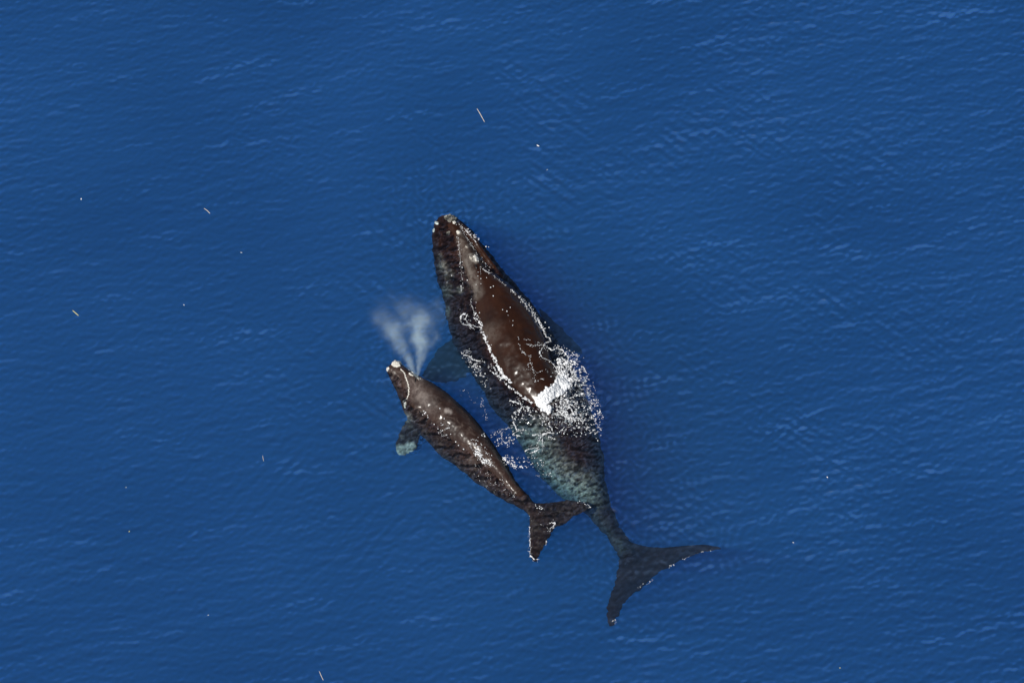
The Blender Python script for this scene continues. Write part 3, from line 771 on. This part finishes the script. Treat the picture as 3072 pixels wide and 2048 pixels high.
lipline(croot, [(1202, 1106), (1214, 1120), (1218, 1135), (1224, 1150), (1227, 1165), (1226, 1185), (1218, 1198), (1208, 1206)], 1.8)
lipline(croot, [(1205, 1092), (1220, 1104), (1236, 1116), (1252, 1122)], 1.4)
def slit(parent, a, b, wpx):
    pts = []
    B = B_M if parent is mroot else B_C
    for q in range(7):
        h = B.ray_cast(CL, ray(a[0]+(b[0]-a[0])*q/6, a[1]+(b[1]-a[1])*q/6))
        if h[0] is None: return
        pts.append(h[0]+h[1]*.01)
    rad = [(max(.006, wpx/PXM*math.sin(math.pi*(q+.3)/6.6)),)*2 for q in range(7)]
    vv, ff = tube(pts, rad, 8); mesh_obj('blowhole', vv, ff, M_SLIT, parent, parent.location)
slit(mroot, (1424, 792), (1431, 808), 3.2); slit(mroot, (1441, 786), (1446, 803), 3.2)
slit(croot, (1246, 1134), (1246, 1148), 1.8); slit(croot, (1254, 1130), (1260, 1142), 1.6)

# ================================================================== breath of the calf
def mist_material(seed, dens, wide):
    m, nt = new_mat('breath_mist')
    tc = N(nt, 'ShaderNodeTexCoord').outputs['Object']
    off = N(nt, 'ShaderNodeVectorMath', operation='ADD'); off.inputs[1].default_value = (seed*3.7, seed*1.9, 0); nt.links.new(tc, off.inputs[0])
    sx = N(nt, 'ShaderNodeSeparateXYZ'); nt.links.new(tc, sx.inputs[0]); z = sx.outputs[2]
    wn = N(nt, 'ShaderNodeTexNoise'); wn.inputs['Scale'].default_value = 1.25; wn.inputs['Detail'].default_value = 3; nt.links.new(off.outputs[0], wn.inputs['Vector'])
    sc = N(nt, 'ShaderNodeSeparateColor'); nt.links.new(wn.outputs['Color'], sc.inputs[0])
    amt = math_n(nt, 'MULTIPLY', z, .5)           # the puff wanders more the further it has drifted
    xx = math_n(nt, 'ADD', sx.outputs[0], math_n(nt, 'MULTIPLY', amt, math_n(nt, 'SUBTRACT', sc.outputs[0], .5)))
    yy = math_n(nt, 'ADD', sx.outputs[1], math_n(nt, 'MULTIPLY', amt, math_n(nt, 'SUBTRACT', sc.outputs[1], .5)))
    zz = math_n(nt, 'ADD', z, math_n(nt, 'MULTIPLY', 1.3, math_n(nt, 'SUBTRACT', sc.outputs[2], .5)))
    rad = math_n(nt, 'SQRT', math_n(nt, 'ADD', math_n(nt, 'MULTIPLY', xx, xx), math_n(nt, 'MULTIPLY', yy, yy)))
    R_ = math_n(nt, 'MULTIPLY_ADD', math_n(nt, 'POWER', math_n(nt, 'MAXIMUM', z, .001), 1.15), wide, .035)
    core = N(nt, 'ShaderNodeMapRange', interpolation_type='SMOOTHERSTEP'); core.inputs['From Min'].default_value = 1.0; core.inputs['From Max'].default_value = .0
    nt.links.new(math_n(nt, 'DIVIDE', rad, R_), core.inputs['Value'])
    top_ = N(nt, 'ShaderNodeMapRange', interpolation_type='SMOOTHSTEP'); top_.inputs['From Min'].default_value = 3.4; top_.inputs['From Max'].default_value = 1.9
    nt.links.new(zz, top_.inputs['Value'])
    n = noise_tex(nt, off.outputs[0], 2.6, 5, .68, (1, 1, .6), 0, .4)
    d = math_n(nt, 'MULTIPLY', core.outputs[0], math_n(nt, 'MULTIPLY', top_.outputs[0], ramp(nt, n, [(.38, .06), (.66, 1)])))
    thin = math_n(nt, 'DIVIDE', 1.0, math_n(nt, 'MULTIPLY_ADD', z, .8, .6))
    d = math_n(nt, 'MULTIPLY', math_n(nt, 'MULTIPLY', d, thin), dens)
    pv = N(nt, 'ShaderNodeVolumePrincipled'); pv.inputs['Color'].default_value = (.80, .97, 1, 1); pv.inputs['Anisotropy'].default_value = -.25
    nt.links.new(d, pv.inputs['Density'])
    o = N(nt, 'ShaderNodeOutputMaterial'); nt.links.new(pv.outputs[0], o.inputs['Volume'])
    return m
spout = bpy.data.objects.new('breath_spout', None); col.objects.link(spout); spout.location = P(1252, 1136, .25)
tag(spout, 'V shaped pale mist blown up from the head of the calf', 'mist')
def plume(dirv, mat):
    rings = []
    for i in range(14):
        z = 4.1*i/13; r = .08+.42*z
        rings.append([(r*math.cos(2*math.pi*j/20), r*math.sin(2*math.pi*j/20), z) for j in range(20)])
    vv, ff = loft(rings); o = mesh_obj('plume', vv, ff, mat, spout)
    o.rotation_euler = Vector(dirv).to_track_quat('Z', 'Y').to_euler()
    return o
# top of each plume seen at these pixels, three metres and more up
def aim(x, y, z): return P(x, y, z)-Vector(spout.location)
plume(aim(1176, 985, 2.3), mist_material(1.0, 2.2, .28)); plume(aim(1268, 955, 2.7), mist_material(2.3, 3.7, .27))

# ================================================================== flotsam
def stalk(name, label, pts, r, mat, cat='plant stalk', group='pieces of flotsam on the sea'):
    V_ = [P(x, y, 0)+Vector((0, 0, 0)) for x, y in pts]
    for q in V_: q.z = water_z(q.x, q.y)+r*.6
    dp_, dr_ = densify(V_, [(r*(.5+.5*math.sin(math.pi*(i+.6)/(len(V_)+.2))), r*.8) for i in range(len(V_))], 4)
    vv, ff = tube(dp_, dr_, 8); c = V_[len(V_)//2]
    o = mesh_obj(name, vv, ff, mat, None, c); tag(o, label, cat, group); return o
def fleck(name, label, x, y, L, W, ang, mat, cat='feather', group='pieces of flotsam on the sea'):
    """curved leaf-shaped scrap lying on the water"""
    L *= .8; W *= .75; c = P(x, y, 0); c.z = water_z(c.x, c.y)
    n = 10; g = []; 
    V_ = []; rad = []
    for i in range(n+1):
        q = i/n-.5; s = max(.08, math.sqrt(max(0, 1-(2*q)**2)))
        ca, sa = math.cos(ang), math.sin(ang)
        xx = q*L; yy = .12*L*(q*q)
        V_.append(Vector((xx*ca-yy*sa, xx*sa+yy*ca, .012+.1*L*q*q))); rad.append((W*.5*s, .012+.1*W*s))
    vv, ff = tube(V_, rad, 10)
    o = mesh_obj(name, np.array(vv)+np.array(c), ff, mat, None, c); tag(o, label, cat, group); return o
stalk('floating_stalk', 'straight yellow stalk floating on open water far to the left of the whales', [(218, 931), (226, 938), (236, 947)], 0.0136, M_STRAW)
stalk('floating_stalk', 'short curved tan stalk floating above and left of the whales', [(612, 625), (620, 630), (626, 636), (630, 641)], 0.0112, M_TAN)
stalk('floating_stalk', 'long thin pale stalk in two pieces floating above the head of the large whale', [(1431, 326), (1436, 334), (1440, 341), (1445, 350), (1449, 357), (1454, 366)], 0.0118, M_TAN)
stalk('floating_stalk', 'thin pale stalk floating below the calf near the bottom edge of the picture', [(958, 2013), (963, 2025), (970, 2040)], 0.0099, M_TAN)
stalk('floating_stalk', 'faint thin stalk floating left of the calf flipper', [(788, 1366), (789, 1374), (791, 1383)], 0.0074, M_TAN)
fleck('floating_feather', 'white oval feather, the largest white scrap, floating above the head of the large whale', 1614, 437, .13, .055, R(-30), M_FEATH)
fleck('floating_feather', 'upright white scrap floating far left, above the yellow stalk', 244, 598, .09, .05, R(95), M_FEATH)
fleck('floating_feather', 'tiny white scrap between the yellow stalk and the calf blow', 552, 915, .06, .03, R(-45), M_FEATH)
fleck('floating_feather', 'tiny white scrap just below the largest white feather', 1642, 510, .05, .03, R(20), M_FEATH)
fleck('floating_feather', 'small white scrap floating right of the tail of the large whale', 2482, 1431, .07, .045, R(-50), M_FEATH)
fleck('floating_feather', 'tiny curved white scrap right of the large fluke tip', 2380, 1627, .07, .025, R(-15), M_FEATH)
fleck('floating_feather', 'small yellowish scrap at the lower left of open water', 388, 1593, .06, .045, R(60), M_STRAW)
fleck('floating_feather', 'tiny white speck above the yellowish scrap', 378, 1461, .05, .03, R(0), M_FEATH)
fleck('floating_feather', 'tiny white speck near the bottom left water', 625, 1845, .045, .03, R(10), M_FEATH)
fleck('floating_feather', 'tiny yellowish speck near the bottom edge right of the flukes', 2520, 2003, .05, .04, R(0), M_STRAW)
fleck('floating_feather', 'tiny white scrap directly left of the head of the large whale', 724, 757, .08, .022, R(-12), M_FEATH)
